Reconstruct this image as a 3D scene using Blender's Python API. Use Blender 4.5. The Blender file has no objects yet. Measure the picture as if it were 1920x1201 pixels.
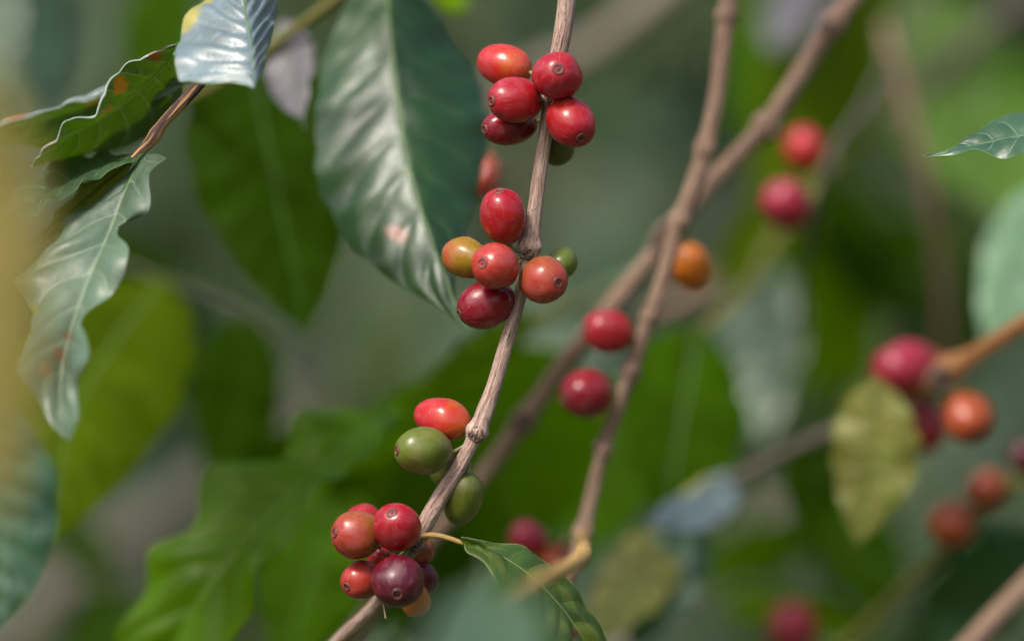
import bpy, math, random
import numpy as np
from mathutils import Vector, Matrix, noise

# ------------------------------------------------------------------ camera
D = 1.2                      # metres from lens to the sharp branch
K = 0.30 / 1920.0            # metres per photo pixel in the sharp plane
ZC = 1.5                     # lens height above the ground
scene = bpy.context.scene
cam_d = bpy.data.cameras.new('camera')
cam_d.sensor_width = 36.0
cam_d.lens = 144.0
cam_d.clip_start = 0.02
cam_d.clip_end = 3000.0
cam_d.dof.use_dof = True
cam_d.dof.focus_distance = D - 0.004
cam_d.dof.aperture_fstop = 2.8
cam = bpy.data.objects.new('camera', cam_d)
scene.collection.objects.link(cam)
cam.location = (0, -D, ZC)
cam.rotation_euler = (math.radians(90), 0, 0)
scene.camera = cam

# ------------------------------------------------------------------ sky, sun, exposure
SUN_EL, SUN_AZ = 50.0, 215.0        # azimuth clockwise from +Y (the view direction)
world = bpy.data.worlds.new('World')
scene.world = world
world.use_nodes = True
wn = world.node_tree
for n in list(wn.nodes): wn.nodes.remove(n)
sky = wn.nodes.new('ShaderNodeTexSky')
sky.sky_type = 'NISHITA'
sky.sun_disc = False
sky.sun_elevation = math.radians(SUN_EL)
sky.sun_rotation = math.radians(SUN_AZ)
sky.dust_density = 5.0
bg = wn.nodes.new('ShaderNodeBackground')
bg.inputs['Strength'].default_value = 0.09
wo = wn.nodes.new('ShaderNodeOutputWorld')
wn.links.new(sky.outputs[0], bg.inputs[0])
wn.links.new(bg.outputs[0], wo.inputs[0])
sun_d = bpy.data.lights.new('sun', 'SUN')
sun_d.energy = 1.5
sun_d.angle = math.radians(10)
sun_d.color = (1.0, 0.95, 0.88)
sun = bpy.data.objects.new('sun', sun_d)
scene.collection.objects.link(sun)
_e, _a = math.radians(SUN_EL), math.radians(SUN_AZ)
sdir = Vector((math.sin(_a)*math.cos(_e), math.cos(_a)*math.cos(_e), math.sin(_e)))
sun.rotation_euler = sdir.to_track_quat('Z', 'Y').to_euler()
sun.location = sdir*20
vs = scene.view_settings
vs.view_transform = 'Standard'; vs.look = 'None'; vs.gamma = 1.0; vs.exposure = 1.33
vs.use_curve_mapping = False
scene.render.engine = 'CYCLES'
scene.cycles.max_bounces = 6
scene.cycles.diffuse_bounces = 3
scene.cycles.glossy_bounces = 2
scene.cycles.transmission_bounces = 3
scene.cycles.caustics_reflective = False
scene.cycles.caustics_refractive = False

# ------------------------------------------------------------------ helpers
def S(h, a=1.0):
    """sRGB hex -> linear colour"""
    c = [int(h[i:i+2], 16)/255 for i in (0, 2, 4)]
    return tuple(x/12.92 if x <= 0.04045 else ((x+0.055)/1.055)**2.4 for x in c) + (a,)
def P(px, py, dy=0.0):
    s = K*(D+dy)/D
    return np.array([(px-960)*s, dy, ZC+(600.5-py)*s])
def W(w, dy=0.0): return w*K*(D+dy)/D
C = scene.collection
def tag(o, label=None, cat=None, group=None, kind=None):
    if label: o['label'] = label
    if cat: o['category'] = cat
    if group: o['group'] = group
    if kind: o['kind'] = kind
    return o
def mesh_obj(name, verts, faces, mat, parent=None, uvs=None, smooth=True):
    me = bpy.data.meshes.new(name)
    me.from_pydata([tuple(map(float, v)) for v in verts], [], faces)
    if uvs is not None:
        ul = me.uv_layers.new(name='UVMap')
        li = np.empty(len(me.loops), dtype=np.int32); me.loops.foreach_get('vertex_index', li)
        ul.data.foreach_set('uv', np.asarray(uvs, dtype=np.float32)[li].ravel())
    if smooth: me.polygons.foreach_set('use_smooth', [True]*len(me.polygons))
    me.materials.append(mat)
    o = bpy.data.objects.new(name, me)
    C.objects.link(o)
    if parent is not None:
        o.parent = parent
        o.matrix_parent_inverse = parent.matrix_basis.inverted()
    return o
def empty(name, loc):
    o = bpy.data.objects.new(name, None)
    o.empty_display_size = 0.01
    o.location = tuple(map(float, loc)); C.objects.link(o)
    return o
def spline(pts, n):
    """smooth curve through pts (k,d), n samples evenly spaced in chord length"""
    pts = np.asarray(pts, float)
    if len(pts) == 2:
        t = np.linspace(0, 1, n)[:, None]; return pts[0]*(1-t)+pts[1]*t
    s = np.r_[0, np.cumsum(np.linalg.norm(np.diff(pts[:, :3], axis=0), axis=1)+1e-9)]
    m = np.empty_like(pts)
    m[1:-1] = ((pts[2:]-pts[1:-1])/(s[2:]-s[1:-1])[:, None]*(s[1:-1]-s[:-2])[:, None]
               + (pts[1:-1]-pts[:-2])/(s[1:-1]-s[:-2])[:, None]*(s[2:]-s[1:-1])[:, None])/(s[2:]-s[:-2])[:, None]
    m[0] = (pts[1]-pts[0])/(s[1]-s[0])*1.5-m[1]*0.5
    m[-1] = (pts[-1]-pts[-2])/(s[-1]-s[-2])*1.5-m[-2]*0.5
    q = np.linspace(0, s[-1], n)
    i = np.clip(np.searchsorted(s, q, side='right')-1, 0, len(s)-2)
    h = (s[i+1]-s[i]); t = ((q-s[i])/h)[:, None]; h = h[:, None]
    return ((2*t**3-3*t**2+1)*pts[i]+(t**3-2*t**2+t)*h*m[i]+(-2*t**3+3*t**2)*pts[i+1]+(t**3-t**2)*h*m[i+1])
def unit(v):
    v = np.asarray(v, float); return v/(np.linalg.norm(v, axis=-1, keepdims=True)+1e-12)
def nz(x, y, z): return noise.noise(Vector((x, y, z)))

# ------------------------------------------------------------------ materials
class NT:
    def __init__(s, name):
        s.m = bpy.data.materials.new(name); s.m.use_nodes = True
        s.t = s.m.node_tree
        for n in list(s.t.nodes): s.t.nodes.remove(n)
        s.out = s.t.nodes.new('ShaderNodeOutputMaterial')
    def n(s, typ, ins=None, **kw):
        nd = s.t.nodes.new(typ)
        for k, v in kw.items(): setattr(nd, k, v)
        for k, v in (ins or {}).items():
            if isinstance(v, bpy.types.NodeSocket): s.t.links.new(v, nd.inputs[k])
            else: nd.inputs[k].default_value = v
        return nd
    def math(s, op, a, b=0.0, c=0.0, clamp=False):
        nd = s.n('ShaderNodeMath', {0: a, 1: b, 2: c}, operation=op); nd.use_clamp = clamp
        return nd.outputs[0]
    def mix(s, f, a, b, blend='MIX'):
        nd = s.n('ShaderNodeMix', data_type='RGBA', blend_type=blend)
        for idx, v in ((0, f), (6, a), (7, b)):
            if isinstance(v, bpy.types.NodeSocket): s.t.links.new(v, nd.inputs[idx])
            else: nd.inputs[idx].default_value = v
        return nd.outputs[2]
    def ramp(s, f, lo, hi):
        nd = s.n('ShaderNodeMapRange', {0: f, 1: lo, 2: hi, 3: 0.0, 4: 1.0}, interpolation_type='SMOOTHSTEP')
        return nd.outputs[0]
    def noise(s, vec, scale, detail=3.0, rough=0.5, dist=0.0):
        return s.n('ShaderNodeTexNoise', {'Vector': vec, 'Scale': scale, 'Detail': detail, 'Roughness': rough, 'Distortion': dist}).outputs[0]
    def surf(s, sock): s.t.links.new(sock, s.out.inputs['Surface']); return s.m

def cherry_mat(name, stalk, mid, eye, lo=0.15, hi=0.85, rough=0.23, streak=0.25):
    stalk, mid, eye = [(q[0]*0.62, q[1]*0.45, q[2]*0.42, 1) for q in (stalk, mid, eye)]
    g = NT(name)
    oc = g.n('ShaderNodeTexCoord').outputs['Object']
    xyz = g.n('ShaderNodeSeparateXYZ', {0: oc})
    big = g.noise(oc, 110, 3, 0.55)
    t = g.math('ADD', g.math('MULTIPLY', xyz.outputs[2], 62.0), g.math('MULTIPLY', xyz.outputs[0], 22.0))
    t = g.math('ADD', g.math('ADD', t, 0.5), g.math('MULTIPLY', g.math('SUBTRACT', big, 0.5), 1.5))
    cr = g.n('ShaderNodeValToRGB', {0: t})
    e = cr.color_ramp.elements
    e[0].position = lo; e[0].color = stalk
    e[1].position = hi; e[1].color = eye
    m = e.new((lo+hi)/2); m.color = mid
    col = cr.outputs[0]
    # fine mottling
    mot = g.noise(oc, 900, 4, 0.6)
    col = g.mix(g.math('MULTIPLY', g.ramp(mot, 0.45, 0.75), 0.22), col, (mid[0]*1.25, mid[1]*1.5+0.01, mid[2]*1.5+0.01, 1))
    # streaks running out from the flower scar
    r = g.math('SQRT', g.math('ADD', g.math('POWER', xyz.outputs[0], 2.0), g.math('POWER', xyz.outputs[1], 2.0)))
    r = g.math('ADD', r, 1e-5)
    dirv = g.n('ShaderNodeCombineXYZ', {0: g.math('DIVIDE', xyz.outputs[0], r), 1: g.math('DIVIDE', xyz.outputs[1], r), 2: g.math('MULTIPLY', xyz.outputs[2], 40.0)}).outputs[0]
    st = g.noise(dirv, 7.0, 3, 0.6)
    near = g.math('MULTIPLY', g.ramp(xyz.outputs[2], 0.001, 0.008), g.ramp(st, 0.52, 0.72))
    col = g.mix(g.math('MULTIPLY', near, streak), col, S('c88a84'))
    # pale lenticel specks and a few dark ones
    vo = g.n('ShaderNodeTexVoronoi', {'Vector': oc, 'Scale': 600.0, 'Randomness': 1.0})
    pick = g.n('ShaderNodeSeparateColor', {0: vo.outputs['Color']}).outputs[0]
    sp = g.math('MULTIPLY', g.math('LESS_THAN', vo.outputs['Distance'], g.math('MULTIPLY', pick, 0.13)), g.math('GREATER_THAN', pick, 0.62))
    col = g.mix(g.math('MULTIPLY', sp, 0.45), col, S('c89080'))
    vo2 = g.n('ShaderNodeTexVoronoi', {'Vector': oc, 'Scale': 260.0, 'Randomness': 1.0})
    pick2 = g.n('ShaderNodeSeparateColor', {0: vo2.outputs['Color']}).outputs[1]
    sp2 = g.math('MULTIPLY', g.math('LESS_THAN', vo2.outputs['Distance'], g.math('MULTIPLY', pick2, 0.09)), g.math('GREATER_THAN', pick2, 0.7))
    col = g.mix(g.math('MULTIPLY', sp2, 0.85), col, S('2a1510'))
    blm = g.ramp(g.noise(oc, 150, 4, 0.6, 0.5), 0.46, 0.7)
    col = g.mix(g.math('MULTIPLY', blm, 0.09), col, S('b48a86'))
    scar = g.math('MULTIPLY', g.ramp(g.noise(oc, 420, 4, 0.7), 0.66, 0.72), g.ramp(g.noise(oc, 75, 1, 0.5), 0.5, 0.62))
    col = g.mix(g.math('MULTIPLY', scar, 0.7), col, S('5e3a28'))
    bump = g.n('ShaderNodeBump', {'Strength': 0.12, 'Distance': 0.0004, 'Height': g.math('ADD', g.noise(oc, 700, 4, 0.6), g.math('MULTIPLY', sp, 0.4))})
    rg = g.math('ADD', g.math('ADD', rough-0.1, g.math('MULTIPLY', g.noise(oc, 240, 4, 0.65), 0.22)), g.math('MULTIPLY', blm, 0.14))
    b = g.n('ShaderNodeBsdfPrincipled', {'Base Color': col, 'Roughness': rg, 'Normal': bump.outputs[0], 'IOR': 1.45,
        'Subsurface Weight': 0.18, 'Subsurface Scale': 0.0015, 'Subsurface Radius': (1.0, 0.35, 0.2)})
    return g.surf(b.outputs[0])

CM = {
 'crimson':  cherry_mat('skin_crimson', S('b03a24'), S('b8222e'), S('b02038'), 0.0, 0.9),
 'scarlet':  cherry_mat('skin_scarlet', S('c8702c'), S('cc3c30'), S('c83440'), 0.05, 0.75),
 'coral':    cherry_mat('skin_coral', S('a08028'), S('b85038'), S('bc443c'), 0.0, 0.8),
 'russet':   cherry_mat('skin_russet', S('8a7428'), S('a8603a'), S('b4483c'), 0.1, 0.95),
 'olive':    cherry_mat('skin_olive', S('9a9024'), S('a68c28'), S('b8643c'), 0.25, 1.1),
 'green':    cherry_mat('skin_green', S('5a7420'), S('6a8c30'), S('6e9036'), 0.0, 1.0, 0.3, 0.1),
 'moss':     cherry_mat('skin_moss', S('3e5212'), S('546c1c'), S('5a7020'), 0.0, 1.0, 0.32, 0.1),
 'garnet':   cherry_mat('skin_garnet', S('9c2430'), S('98182c'), S('8c1834'), 0.0, 0.9),
 'purple':   cherry_mat('skin_purple', S('7c1c2c'), S('6e1630'), S('581430'), 0.0, 0.8, 0.26),
 'amber':    cherry_mat('skin_amber', S('b87c20'), S('dc8a2a'), S('e0801e'), 0.0, 0.9),
 'rust':     cherry_mat('skin_rust', S('8a5a26'), S('a85a28'), S('b05628'), 0.0, 0.9),
 'pink':     cherry_mat('skin_pink', S('b03840'), S('b82a48'), S('b43054'), 0.0, 0.9, 0.34),
}
def calyx_mat():
    g = NT('calyx_scar')
    oc = g.n('ShaderNodeTexCoord').outputs['Object']
    xyz = g.n('ShaderNodeSeparateXYZ', {0: oc})
    r = g.math('SQRT', g.math('ADD', g.math('POWER', xyz.outputs[0], 2.0), g.math('POWER', xyz.outputs[1], 2.0)))
    r = g.math('ADD', r, g.math('MULTIPLY', g.math('SUBTRACT', g.noise(oc, 1500, 2), 0.5), 0.0005))
    ring = g.math('MULTIPLY', g.ramp(r, 0.001, 0.00125), g.math('SUBTRACT', 1.0, g.ramp(r, 0.0014, 0.00165)))
    col = g.mix(g.math('MULTIPLY', ring, 0.6), S('401616'), S('7a5044'))
    core = g.math('SUBTRACT', 1.0, g.ramp(r, 0.00025, 0.0004))
    col = g.mix(core, col, S('3a1410'))
    col = g.mix(g.math('MULTIPLY', g.noise(oc, 2500, 3), 0.5), col, S('5a2a22'))
    b = g.n('ShaderNodeBsdfPrincipled', {'Base Color': col, 'Roughness': 0.6})
    return g.surf(b.outputs[0])
CALYX = calyx_mat()
def plain(name, c1, c2, scale=600, rough=0.6, bump=0.3):
    g = NT(name)
    oc = g.n('ShaderNodeTexCoord').outputs['Object']
    f = g.noise(oc, scale, 4, 0.6)
    bp = g.n('ShaderNodeBump', {'Strength': bump, 'Distance': 0.0005, 'Height': f})
    b = g.n('ShaderNodeBsdfPrincipled', {'Base Color': g.mix(g.ramp(f, 0.3, 0.7), c1, c2), 'Roughness': rough, 'Normal': bp.outputs[0]})
    return g.surf(b.outputs[0])
STALK = plain('stalk_green', S('5a6238'), S('7c7a4c'))
BRACT = plain('dry_bract', S('2a1c18'), S('766050'), 900, 0.8, 0.8)
CORD = plain('dry_fibre', S('8a7a66'), S('b09c84'), 900, 0.8)

def bark_mat(name, base, pale, dark, streak_freq=34.0, spec=0.55, patch=None):
    """uv.x = turn round the stem (0..1), uv.y = metres along it"""
    g = NT(name)
    uv = g.n('ShaderNodeUVMap').outputs[0]
    s = g.n('ShaderNodeSeparateXYZ', {0: uv})
    ang = g.math('MULTIPLY', s.outputs[0], 2*math.pi)
    cv = lambda zs, rr: g.n('ShaderNodeCombineXYZ', {0: g.math('MULTIPLY', g.math('COSINE', ang), rr), 1: g.math('MULTIPLY', g.math('SINE', ang), rr), 2: g.math('MULTIPLY', s.outputs[1], zs)}).outputs[0]
    fib = g.noise(cv(45, 1.6), 2.2, 5, 0.62, 0.4)
    fine = g.noise(cv(160, 6), 2.0, 4, 0.65)
    crack = g.noise(cv(22, 1.9), 2.6, 4, 0.55, 0.8)
    blot = g.noise(cv(60, 0.9), 1.2, 3, 0.5)
    col = g.mix(g.ramp(fib, 0.35, 0.68), base, pale)
    col = g.mix(g.math('MULTIPLY', g.ramp(blot, 0.5, 0.72), 0.4), col, (base[0]*0.62, base[1]*0.6, base[2]*0.6, 1))
    # narrow dark fissures where the noise crosses its middle
    fis = g.math('SUBTRACT', 1.0, g.ramp(g.math('ABSOLUTE', g.math('SUBTRACT', crack, 0.5)), 0.0, 0.03))
    fis = g.math('MULTIPLY', fis, g.ramp(fine, 0.35, 0.6))
    col = g.mix(g.math('MULTIPLY', fis, spec+0.2), col, dark)
    pit = g.ramp(g.noise(cv(300, 2.2), 2.4, 3, 0.6), 0.60, 0.68)
    col = g.mix(g.math('MULTIPLY', pit, spec), col, dark)
    if patch:
        pm = g.ramp(g.noise(cv(30, 0.8), 1.3, 2, 0.5, 0.5), 0.46, 0.52)
        col = g.mix(pm, col, patch)
    h = g.math('SUBTRACT', g.math('ADD', g.math('MULTIPLY', fib, 0.7), g.math('MULTIPLY', fine, 0.5)), g.math('ADD', g.math('MULTIPLY', fis, 0.5), g.math('MULTIPLY', pit, 0.3)))
    bp = g.n('ShaderNodeBump', {'Strength': 0.7, 'Distance': 0.0009, 'Height': h})
    b = g.n('ShaderNodeBsdfPrincipled', {'Base Color': col, 'Roughness': 0.72, 'Normal': bp.outputs[0], 'Specular IOR Level': 0.35})
    return g.surf(b.outputs[0])
BARK = bark_mat('bark_tan', S('98796c'), S('c2aa9c'), S('2c1c16'), spec=0.8)
BARK2 = bark_mat('bark_rosy', S('765c4c'), S('a08672'), S('34241c'), spec=0.6)
BARK3 = bark_mat('bark_far', S('585248'), S('6c665a'), S('4a3a32'), spec=0.2)
BARK4 = bark_mat('bark_ochre', S('7c5430'), S('a07044'), S('4a2c18'), spec=0.3)
BARK5 = bark_mat('bark_split', S('b08858'), S('cca070'), S('503028'), spec=0.3, patch=S('4e3a38'))
BARK6 = bark_mat('bark_ashen', S('7e7468'), S('9a9084'), S('4a4038'), spec=0.2)
TWIG = bark_mat('twig_green', S('5a5a24'), S('7e7a3a'), S('40381c'), spec=0.2)
PETI = bark_mat('petiole_tan', S('a88448'), S('c4a468'), S('6a5430'), spec=0.15)

def leaf_mat(name, upper, under, trans, tw=0.35, rough=0.36, vein=None, vein_amt=0.35, nvein=9.0, slope=0.55,
             mott=None, mott_amt=0.0, mott_scale=5.0, spots=(), coat=0.0, under_rough=0.5, spec=0.5):
    """uv.x 0..1 across (0.5 = midrib), uv.y 0..1 along"""
    g = NT(name)
    uv = g.n('ShaderNodeUVMap').outputs[0]
    s = g.n('ShaderNodeSeparateXYZ', {0: uv})
    u = g.math('MULTIPLY', g.math('SUBTRACT', s.outputs[0], 0.5), 2.0)
    au = g.math('ABSOLUTE', u)
    geo = g.n('ShaderNodeNewGeometry')
    oc = g.n('ShaderNodeTexCoord').outputs['Object']
    back = geo.outputs['Backfacing']
    big = g.noise(oc, 45, 3, 0.55); fine = g.noise(oc, 420, 4, 0.6)
    col = g.mix(back, upper, under)
    dk = g.mix(back, tuple(c*0.55 for c in upper[:3])+(1,), tuple(c*0.7 for c in under[:3])+(1,))
    col = g.mix(g.ramp(big, 0.3, 0.7), dk, col)
    col = g.mix(g.math('MULTIPLY', g.ramp(fine, 0.45, 0.75), 0.25), col, tuple(min(1, c*1.5+0.01) for c in upper[:3])+(1,))
    ph = g.math('SUBTRACT', g.math('MULTIPLY', s.outputs[1], nvein), g.math('MULTIPLY', g.math('POWER', au, 1.25), slope*nvein*0.25))
    wob = g.math('MULTIPLY', g.math('SUBTRACT', big, 0.5), 0.25)
    fr = g.math('ABSOLUTE', g.math('SUBTRACT', g.math('FRACT', g.math('ADD', ph, wob)), 0.5))
    vl = g.math('MULTIPLY', g.math('SUBTRACT', 1.0, g.ramp(g.math('SUBTRACT', 0.5, fr), 0.01, 0.07)), g.math('SUBTRACT', 1.0, g.ramp(au, 0.65, 0.95)))
    mr = g.math('SUBTRACT', 1.0, g.ramp(au, 0.02, 0.05))
    vm = g.math('MAXIMUM', vl, mr)
    vc = vein or tuple(min(1, c*1.7+0.02) for c in upper[:3])+(1,)
    col = g.mix(g.math('MULTIPLY', vm, vein_amt), col, vc)
    tcol = trans
    if mott:
        mm = g.math('MULTIPLY', g.ramp(g.noise(uv, mott_scale, 4, 0.6, 0.6), 0.48, 0.62), mott_amt)
        col = g.mix(mm, col, mott); tcol = g.mix(mm, trans, mott)
    for (su, sv, ru, rv, sc) in spots:
        du = g.math('DIVIDE', g.math('SUBTRACT', u, su), ru); dv = g.math('DIVIDE', g.math('SUBTRACT', s.outputs[1], sv), rv)
        dd = g.math('SQRT', g.math('ADD', g.math('MULTIPLY', du, du), g.math('MULTIPLY', dv, dv)))
        dd = g.math('ADD', dd, g.math('MULTIPLY', g.math('SUBTRACT', g.noise(oc, 130, 4, 0.6), 0.5), 2.2))
        mk = g.math('MULTIPLY', g.math('SUBTRACT', 1.0, g.ramp(dd, 0.35, 1.1)), 0.85)
        col = g.mix(mk, col, sc)
        tcol = g.mix(mk, tcol, sc)
    bp = g.n('ShaderNodeBump', {'Strength': 0.25, 'Distance': 0.0006, 'Height': g.math('SUBTRACT', fine, g.math('MULTIPLY', vm, 0.8))})
    rg = g.math('ADD', g.math('ADD', rough-0.05, g.math('MULTIPLY', fine, 0.1)), g.math('MULTIPLY', back, under_rough-rough))
    b = g.n('ShaderNodeBsdfPrincipled', {'Base Color': col, 'Roughness': rg, 'Normal': bp.outputs[0], 'IOR': 1.5, 'Specular IOR Level': spec, 'Coat Weight': coat, 'Coat Roughness': 0.3})
    t = g.n('ShaderNodeBsdfTranslucent', {'Color': tcol})
    mx = g.n('ShaderNodeMixShader', {0: tw, 1: b.outputs[0], 2: t.outputs[0]})
    return g.surf(mx.outputs[0])

# ------------------------------------------------------------------ builders
def tube(name, pts, mat, parent, ring=12, n=None, bumps=(), rough=0.0, seed=0.0, cap=True, groove=0.0):
    """pts: rows of x, y, z, radius in metres; bumps: (x,y,z, extra radius, half-length)"""
    pts = np.asarray(pts, float)
    ln = np.sum(np.linalg.norm(np.diff(pts[:, :3], axis=0), axis=1))
    n = n or max(6, int(ln/0.004))
    c = spline(pts, n); p = c[:, :3]; r = np.maximum(c[:, 3], 1e-5).copy()
    s = np.r_[0, np.cumsum(np.linalg.norm(np.diff(p, axis=0), axis=1))]
    for (bx, by, bz, br, bl) in bumps:
        i = np.argmin(np.linalg.norm(p-np.array([bx, by, bz]), axis=1))
        r += br*np.exp(-((s-s[i])/bl)**2)
    T = unit(np.gradient(p, axis=0))
    ref = np.array([0, 0, 1.0]) if abs(T[0][2]) < 0.9 else np.array([1.0, 0, 0])
    U = np.empty_like(p); u = unit(np.cross(T[0], ref))
    for i in range(n):
        u = unit(u-np.dot(u, T[i])*T[i]); U[i] = u
    V = np.cross(T, U)
    verts = []; uvs = []
    for i in range(n):
        for j in range(ring+1):
            a = 2*math.pi*j/ring
            aa = 2*math.pi*(j % ring)/ring
            rr = r[i]
            if rough or groove:
                ca, sa = math.cos(aa), math.sin(aa)
                rr *= 1 + rough*nz(ca*1.2+seed, sa*1.2, s[i]*60) + rough*0.8*nz(ca*0.7+seed, sa*0.7+9, s[i]*18)
                if groove:
                    g = nz(ca*2.4+seed, sa*2.4+3, s[i]*25)
                    rr -= r[i]*groove*max(0.0, 1-abs(g)*7)
            verts.append(p[i]+rr*(math.cos(a)*U[i]+math.sin(a)*V[i])); uvs.append((j/ring, s[i]+seed))
    R = ring+1
    faces = [(i*R+j, i*R+j+1, (i+1)*R+j+1, (i+1)*R+j) for i in range(n-1) for j in range(ring)]
    if cap:
        for i, d in ((0, -1), (n-1, 1)):
            k = len(verts); verts.append(p[i]+T[i]*r[i]*0.5*d); uvs.append((0.5, s[i]+seed))
            for j in range(ring):
                a, b = i*R+j, i*R+j+1
                faces.append((b, a, k) if d < 0 else (a, b, k))
    return mesh_obj(name, verts, faces, mat, parent, uvs)

def branch(name_pts, label, cat='branch', group=None, name='coffee_branch'):
    x = name_pts
    o = empty(name, P(*x))
    return tag(o, label, cat, group)
def stem(parent, pts, mat, ring=14, nodes=(), rough=0.06, seed=0.0, groove=0.0, fine=0.004, name='stem'):
    """pts rows px, py, dy, diameter px; nodes rows px, py, dy, extra px, half length px"""
    q = [list(P(a, b, d))+[W(w, d)/2] for (a, b, d, w) in pts]
    for end, nxt, at in ((0, 1, 0), (-1, -2, len(q))):          # shoots that leave the view run on
        a, b = pts[end][:2]
        c, d = pts[nxt][:2]
        away = (a-960)*(a-c)/960+(b-600)*(b-d)/600 > 0
        if away and not (-5 < a < 1925 and -5 < b < 1206):
            p0, p1 = np.array(q[end][:3]), np.array(q[nxt][:3])
            dr = unit(p0-p1)
            q.insert(at, list(p0+dr*0.42+np.array([0, 0.05, 0]))+[q[end][3]*1.15])
            if at: break
    bm = [list(P(a, b, d))+[W(e, d)/2, W(h, d)] for (a, b, d, e, h) in nodes]
    ln = sum(np.linalg.norm(np.array(q[i+1][:3])-np.array(q[i][:3])) for i in range(len(q)-1))
    return tube(name, q, mat, parent, ring, max(8, int(ln/fine)), bm, rough, seed, True, groove)

def leaf(parent, M, A, B, mat, under=False, nl=48, nw=9, cup=0.12, ripple=0.0009, nvein=9.0, slope=0.55, wave=0.0, wf=5.0,
         seed=0.0, rib=True, rib_w=7, rib_mat=None, label=None, petiole=None, margin=None, sharp=True, curl=None, lump=0.0008, edge=0.05):
    """three curves in photo pixels + depth (px, py, dy): midrib M, margins A and B; A and B get M's ends"""
    m3 = [P(*p) for p in M]
    a3 = ([m3[0]] if sharp else [])+[P(*p) for p in A]+[m3[-1]]
    b3 = ([m3[0]] if sharp else [])+[P(*p) for p in B]+[m3[-1]]
    return leaf3(parent, m3, a3, b3, mat, under, nl, nw, cup, ripple, nvein, slope, wave, wf, seed, rib, W(rib_w, M[0][2])/2, rib_mat, label, petiole, margin, curl, lump, edge)
def leaf3(parent, m3, a3, b3, mat, under=False, nl=48, nw=9, cup=0.12, ripple=0.0009, nvein=9.0, slope=0.55, wave=0.0, wf=5.0,
          seed=0.0, rib=True, rib_r=0.0006, rib_mat=None, label=None, petiole=None, margin=None, curl=None, lump=0.0012, edge=0.06):
    Pm, Pa, Pb = spline(m3, nl), spline(a3, nl), spline(b3, nl)
    if edge:
        for E, o_ in ((Pa, 3.1), (Pb, 7.7)):
            k_ = np.array([edge*(nz(t_*9+seed, o_, 0)+0.6*nz(t_*22+seed, o_, 5)) for t_ in np.linspace(0, 1, nl)])
            E[:] = Pm+(E-Pm)*(1+k_[:, None])
    T = unit(np.gradient(Pm, axis=0))
    X = unit(Pb-Pa+1e-9)
    N = unit(np.cross(T, X))
    for i in range(1, nl):                      # keep the normals on one side
        if np.dot(N[i], N[i-1]) < 0: N[i] = -N[i]
    N[0], N[-1] = N[1], N[-2]
    mid = N[nl//2]
    facing = -1.0 if mid[1] > 0 else 1.0        # +1: N already looks toward the lens
    up = N*facing*(-1 if under else 1)
    cols = 2*nw+1
    V = np.empty((nl, cols, 3)); uv = np.empty((nl, cols, 2))
    ts = np.linspace(0, 1, nl)
    for j in range(cols):
        u = (j-nw)/nw; w = abs(u)
        E = Pa if u < 0 else Pb
        wid = np.linalg.norm(E-Pm, axis=1)
        base = Pm+(E-Pm)*w
        ph = ts*nvein-(w**1.25)*slope*nvein*0.25
        rip = ripple*(np.abs(np.sin(np.pi*ph))**0.8-0.5)*min(1, w*5)*(1-w**4)*np.minimum(1, wid/0.008)
        cb = cup*wid*4*w*(1-w)*0.5
        wv = wave*wid*(w**2)*(np.sin(2*np.pi*wf*ts+seed+(0 if u < 0 else 1.7))+0.5*np.sin(2*np.pi*wf*1.73*ts+seed*2.3+(0.9 if u < 0 else 0)))
        lp = np.array([lump*(nz(b_[0]*28+seed, b_[1]*28, b_[2]*28)+0.5*nz(b_[0]*75, b_[1]*75+seed, b_[2]*75)) for b_ in base]) if lump else 0.0
        V[:, j] = base+up*(rip+cb+wv+lp*min(1, w*4))[:, None]
        uv[:, j, 0] = (u+1)/2; uv[:, j, 1] = ts
    if curl:                                    # margin A rolls over: (metres, direction, steps)
        cl, cdir, k = curl; cdir = unit(np.array(cdir, float))
        env = np.sin(np.pi*np.clip(ts, 0, 1))**0.6*(0.65+0.35*np.sin(ts*17+seed))
        top = V[:, k].copy(); upd = unit(V[:, k]-V[:, k+2])
        for j in range(k-1, -1, -1):
            a = (k-j)/k
            V[:, j] = top+cl*env[:, None]*(a*cdir+upd*0.35*math.sin(a*math.pi))
    idx = np.arange(nl*cols).reshape(nl, cols)
    q = np.stack([idx[:-1, :-1], idx[:-1, 1:], idx[1:, 1:], idx[1:, :-1]], -1).reshape(-1, 4)
    vv = V.reshape(-1, 3)
    k = (nl//2-1)*(2*nw)+nw
    fn = np.cross(vv[q[k][1]]-vv[q[k][0]], vv[q[k][2]]-vv[q[k][0]])
    if np.dot(fn, up[nl//2]) < 0: q = q[:, ::-1]
    o = mesh_obj('leaf', vv, q.tolist(), mat, parent, uv.reshape(-1, 2))
    if label: o['label'] = label
    if rib:
        rr = rib_r*(1-0.85*np.linspace(0, 1, nl))
        pts = np.c_[Pm-up*rr[:, None]*0.3, rr]
        pts = pts[::max(1, nl//16)]
        if petiole is not None:
            pet = [list(p)+[rib_r*1.15] for p in petiole]
            pts = np.vstack([pet, pts[1:]])
        tube('midrib', pts, rib_mat or RIBG, o, 8, max(24, len(pts)*3))
    if margin is not None:
        for E, j in ((Pa, 0), (Pb, cols-1)):
            e = V[:, j]; tube('margin', np.c_[e, np.full(nl, margin)][::2], rib_mat or RIBG, o, 6, nl)
    return o
RIB = plain('midrib_pale', S('6c7c46'), S('8a9460'), 300, 0.45, 0.1)
RIBG = plain('midrib_green', S('3c5c24'), S('567434'), 300, 0.4, 0.1)
RIBW = plain('midrib_straw', S('a89c60'), S('c4b888'), 300, 0.5, 0.1)

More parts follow.
